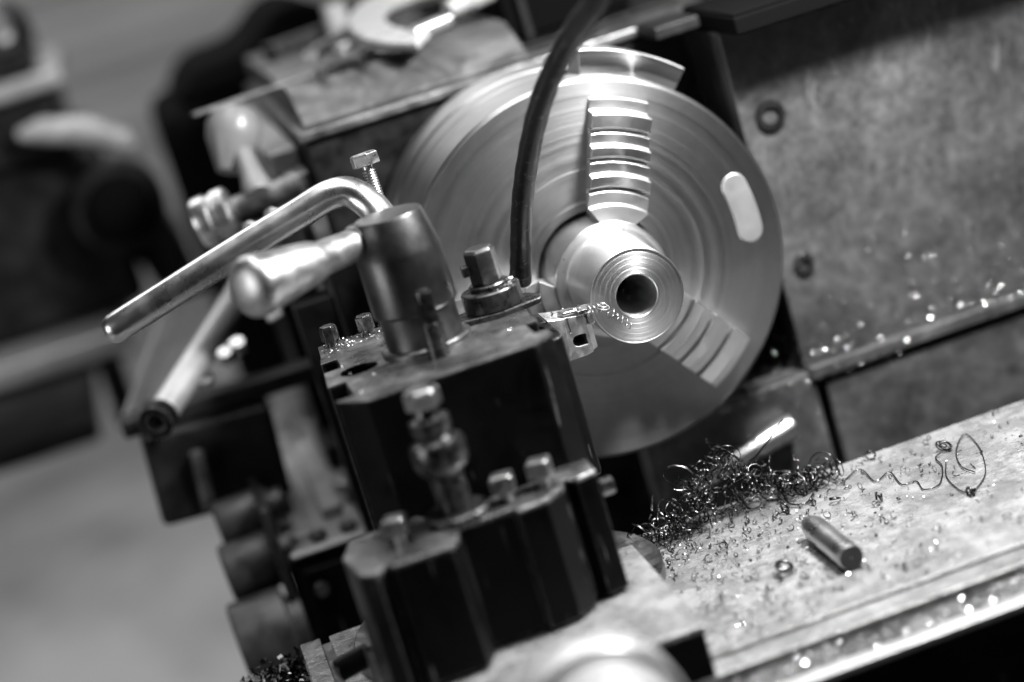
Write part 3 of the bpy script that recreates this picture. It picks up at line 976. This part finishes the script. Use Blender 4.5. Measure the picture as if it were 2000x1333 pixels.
cb = thing('control_cabinet', 'black upright cabinet standing on the headstock top', 'cabinet', (.08, .28, .1287))
obj('cabinet_body', box(.028, .125, .235, .40, .1289, .50), M['matte'], cb, bevel=.004)
obj('cabinet_edge', box(.040, .046, .228, .2345, .1289, .50), M['dark_cast'], cb, bevel=.001)
obj('cabinet_foot', box(.0245, .15, .20, .42, .1262, .1288), M['black'], cb, bevel=.001)

# ------------------------------------------------------------------ levers on the operator side of the headstock
wlv = thing('white_ball_lever', 'blurred white knob lever at the headstock corner', 'lever', (-.188, .17, .09))
obj('knob', lathe([(0, 0), (.009, .001), (.013, .010), (.019, .024), (.020, .034), (.016, .044), (.008, .049), (0, .050)], (-.200, .185, .108), (.42, .35, .85), 32), M['ivory'], wlv)
obj('stem', lathe([(0, 0), (.0085, 0), (.0105, .006), (.0080, .02), (.0070, .04), (0, .04)], (-.1860, .152, .092), (-.02, .6, .55), 24), M['ivory'], wlv)
chk = thing('chrome_selector', 'chrome ribbed selector knob left of the white lever', 'knob', (-.215, .155, .08))
obj('selector_drum', lathe([(0, 0), (.017, 0), (.018, .002), (.018, .010), (.0165, .0115), (.0165, .0145), (.018, .016), (.018, .024), (.016, .026), (0, .026)], (-.232, .165, .083), (.92, -.15, .1), 40), M['chrome'], chk)
obj('selector_shaft', lathe([(0, 0), (.009, 0), (.009, .05), (0, .05)], (-.206, .161, .0855), (.92, -.15, .1), 24), M['worn'], chk)
sb = thing('selector_bracket', 'small dark bracket with bright bolts below the white lever', 'bracket', (-.19, .15, .05))
obj('bracket_body', box(-.205, -.166, .135, .165, .03, .074), M['dark_cast'], sb, bevel=.004)
for (x, z) in ((-.200, .074), (-.183, .078), (-.199, .052)):
    obj('bracket_bolt', hexhead((x, .136, z), (0, -1, 0), .010, .006), M['chrome'], sb, bevel=.001)
hbx = thing('hanging_lever', 'pale flat lever hanging beside the chrome selector', 'lever', (-.21, .15, .02))
obj('lever_blade', box(-.212, -.200, .146, .152, .005, .064, None, (0, R(-8), 0)), M['tubem'], hbx, bevel=.002)

tb = thing('tube_handle', 'pale hollow tube handle pointing down at the lower left', 'handle', (-.26, .2, -.02))
ta, te = Vector((-.215, .285, .006)), Vector((-.302, .114, -.029))
dd = te-ta
obj('tube_wall', lathe([(.0065, dd.length*.5), (.0065, dd.length), (.0100, dd.length), (.0105, dd.length-.001), (.0105, 0), (0, 0)], ta, dd, 32), M['tubem'], tb)
obj('tube_bore', lathe([(0, dd.length-.012), (.0066, dd.length-.012)], ta, dd, 24), M['void'], tb)
obj('end_ring', lathe([(.0106, dd.length-.010), (.0125, dd.length-.010), (.0125, dd.length+.002), (.0070, dd.length+.002), (.0066, dd.length-.002)], ta, dd, 32), M['black'], tb)
obj('pivot_arm', tube([(-.1465, .292, .006), (-.222, .286, .006)], .008, 20), M['dark_cast'], tb)
fb = thing('flat_bar_lever', 'pale flat bar lever left of the tube handle', 'lever', (-.3, .3, -.04))
obj('bar_blade', tube([(-.262, .40, .000), (-.327, .266, -.060)], .0085, 4), M['tubem'], fb, bevel=.001)
obj('pivot_arm', tube([(-.1465, .402, -.001), (-.266, .398, -.001)], .007, 20), M['dark_cast'], fb)
db = thing('switch_box', 'black control box hanging under the tube handle', 'control box', (-.27, .2, -.13))
obj('box_body', box(-.322, -.226, .19, .30, -.128, -.058, None, (0, R(4), 0)), M['dark_cast'], db, bevel=.005)
obj('box_rail', box(-.33, -.1475, .200, .225, -.058, -.044, None, (0, R(1.5), 0)), M['dark_cast'], db, bevel=.003)
obj('box_pin', lathe([(0, 0), (.005, 0), (.005, .045), (0, .045)], (-.289, .186, -.12), (.1, -.1, 1), 16), M['worn'], db)
for x, z in ((-.262, -.034), (-.243, -.022), (-.232, -.018), (-.256, -.018)):
    obj('rail_nut', hexhead((x, .199, z), (0, -.5, 1), .012, .008), M['chrome'], db, bevel=.001)

gb = thing('feed_gearbox', 'grey cast feed gearbox with raised ribs at the lower left', 'gearbox', (-.2, .3, -.3))
obj('gearbox_body', box(-.249, -.14, .122, .62, -.34, -.1575), M['dark_cast'], gb, bevel=.006)
obj('gearbox_top', box(-.246, -.14, .119, .62, -.1574, -.152), M['grey_cast'], gb, bevel=.003)  # paler than the body: light on the top put into its colour
obj('top_rib', box(-.214, -.198, .17, .37, -.1518, -.143), M['grey_cast'], gb, bevel=.002)
obj('top_rib', box(-.246, -.226, .14, .60, -.1518, -.147), M['grey_cast'], gb, bevel=.002)
obj('top_boss', box(-.194, -.152, .28, .36, -.1518, -.13), M['dark_cast'], gb, bevel=.004)
for x, y in ((-.213, .45), (-.196, .47), (-.178, .42), (-.209, .40)):
    obj('top_screw', hexhead((x, y, -.1515), (0, 0, 1), .014, .010), M['chrome'], gb, bevel=.001)
for x, y, h_ in ((-.232, .30, .014), (-.236, .42, .012), (-.190, .20, .010), (-.172, .155, .012), (-.222, .52, .016)):
    hx = obj('cap_bolt', hexhead((x, y, -.1465), (0, 0, 1), .013, h_), M['chrome'], gb, bevel=.001)
for x, y in ((-.243, .135), (-.222, .130), (-.200, .128)):
    obj('edge_bolt', hexhead((x, y, -.1518), (0, 0, 1), .011, .007), M['worn'], gb, bevel=.0008)
obj('front_plate', box(-.240, -.150, .1125, .1185, -.25, -.165), M['black'], gb, bevel=.0015)
for x, z in ((-.232, -.180), (-.175, -.180), (-.232, -.235)):
    obj('plate_screw', hexhead((x, .1124, z), (0, -1, 0), .010, .005), M['worn'], gb, bevel=.0008)
obj('guide_bar', tube([(-.186, .165, -.140), (-.160, .42, -.134)], .007, 16), M['worn'], gb)
obj('clamp_block', box(-.182, -.158, .19, .25, -.1518, -.125), M['worn'], gb, bevel=.003)
obj('gearbox_column', box(-.190, -.145, .33, .50, -.1518, .0), M['black'], gb, bevel=.003)

for x, y, z, r_ in ((-.2790, .1660, -.1290, .0175), (-.2840, .1380, -.1560, .0210), (-.2905, .1090, -.1990, .0300)):
    obj('knob', lathe([(0, 0), (r_*.86, 0), (r_*.97, .0012), (r_, .003), (r_, .038), (r_*.96, .0395), (r_*.7, .041), (r_*.7, .05), (0, .05)], (x-.008, y, z), (1, 0, .03), 48), M['knob'], gb)
gc = thing('gearbox_cover', 'black cover plate between the round knobs and the gearbox', 'cover', (-.255, .16, -.33))
obj('cover_plate', box(-.2565, -.2495, .100, .235, -.33, -.108), M['dark_cast'], gc, bevel=.003)

# ------------------------------------------------------------------ machines in the hall behind
bmch = thing('background_machine', 'dark blurred machine tool standing at the far left', 'machine', (-.5, .8, -.10))
obj('machine_head', box(-.75, -.308, .66, .95, .105, .163), M['dark_cast'], bmch, bevel=.01)
obj('machine_band', box(-.75, -.296, .655, .95, .164, .182), M['grey_cast'], bmch, bevel=.006)
obj('machine_cap', box(-.75, -.318, .66, .95, .183, .205), M['dark_cast'], bmch, bevel=.006)
obj('machine_turret', lathe([(0, 0), (.030, 0), (.036, .01), (.034, .03), (.022, .045), (0, .045)], (-.345, .69, .206), (0, 0, 1), 32), M['worn'], bmch)
obj('machine_body', box(-.75, -.288, .68, 1.0, -.052, .104), M['dark_cast'], bmch, bevel=.012)
obj('machine_arm', tube([(-.350, .63, .136), (-.330, .625, .134), (-.290, .62, .122), (-.262, .61, .104), (-.258, .61, .098)], [.005, .012, .013, .010, .004], 20), M['grey_cast'], bmch)
obj('machine_motor', lathe([(0, 0), (.018, 0), (.026, .004), (.030, .010), (.030, .09), (0, .09)], (-.286, .600, .048), (0, 1, 0), 40), M['matte'], bmch)
obj('motor_ring', lathe([(.031, .02), (.042, .02), (.042, .06), (.031, .06)], (-.286, .600, .048), (0, 1, 0), 40, None, True), M['dark_cast'], bmch)
obj('machine_flank', box(-.290, -.246, .70, .95, -.052, .050, None, (0, R(-14), 0)), M['dark_cast'], bmch, bevel=.01)
bt = thing('background_bench', 'blurred pale topped bench below the far machine', 'bench', (-.6, .9, -.95))
obj('bench_top', box(-1.0, -.305, .62, 1.10, -.076, -.054, None, (0, 0, R(-3))), M['tubem'], bt, bevel=.006)
obj('bench_apron', box(-.98, -.33, .655, .69, -.092, -.0765, None, (0, 0, R(-3))), M['dark_cast'], bt, bevel=.005)
for x in (-.95, -.345):
    for y in (.72, 1.04):
        obj('leg', box(x-.012, x+.012, y-.012, y+.012, -.949 if x < -.5 else -.167, -.0765), M['dark_cast'], bt, bevel=.004)
obj('bench_shelf', box(-.99, -.372, .68, .98, -.166, -.150), M['dark_cast'], bt, bevel=.006)
cl = thing('dark_column', 'tall black blurred machine column behind the headstock', 'machine', (-.1, .7, -.95))
obj('column_body', box(-.232, .10, .60, .85, -.95, .118), M['matte'], cl, bevel=.02)
obj('column_cap', prism_y([(-.212, .119), (.05, .119), (-.03, .150), (-.072, .178), (-.100, .178), (-.135, .150), (-.185, .148)], .61, .84), M['matte'], cl, bevel=.012)
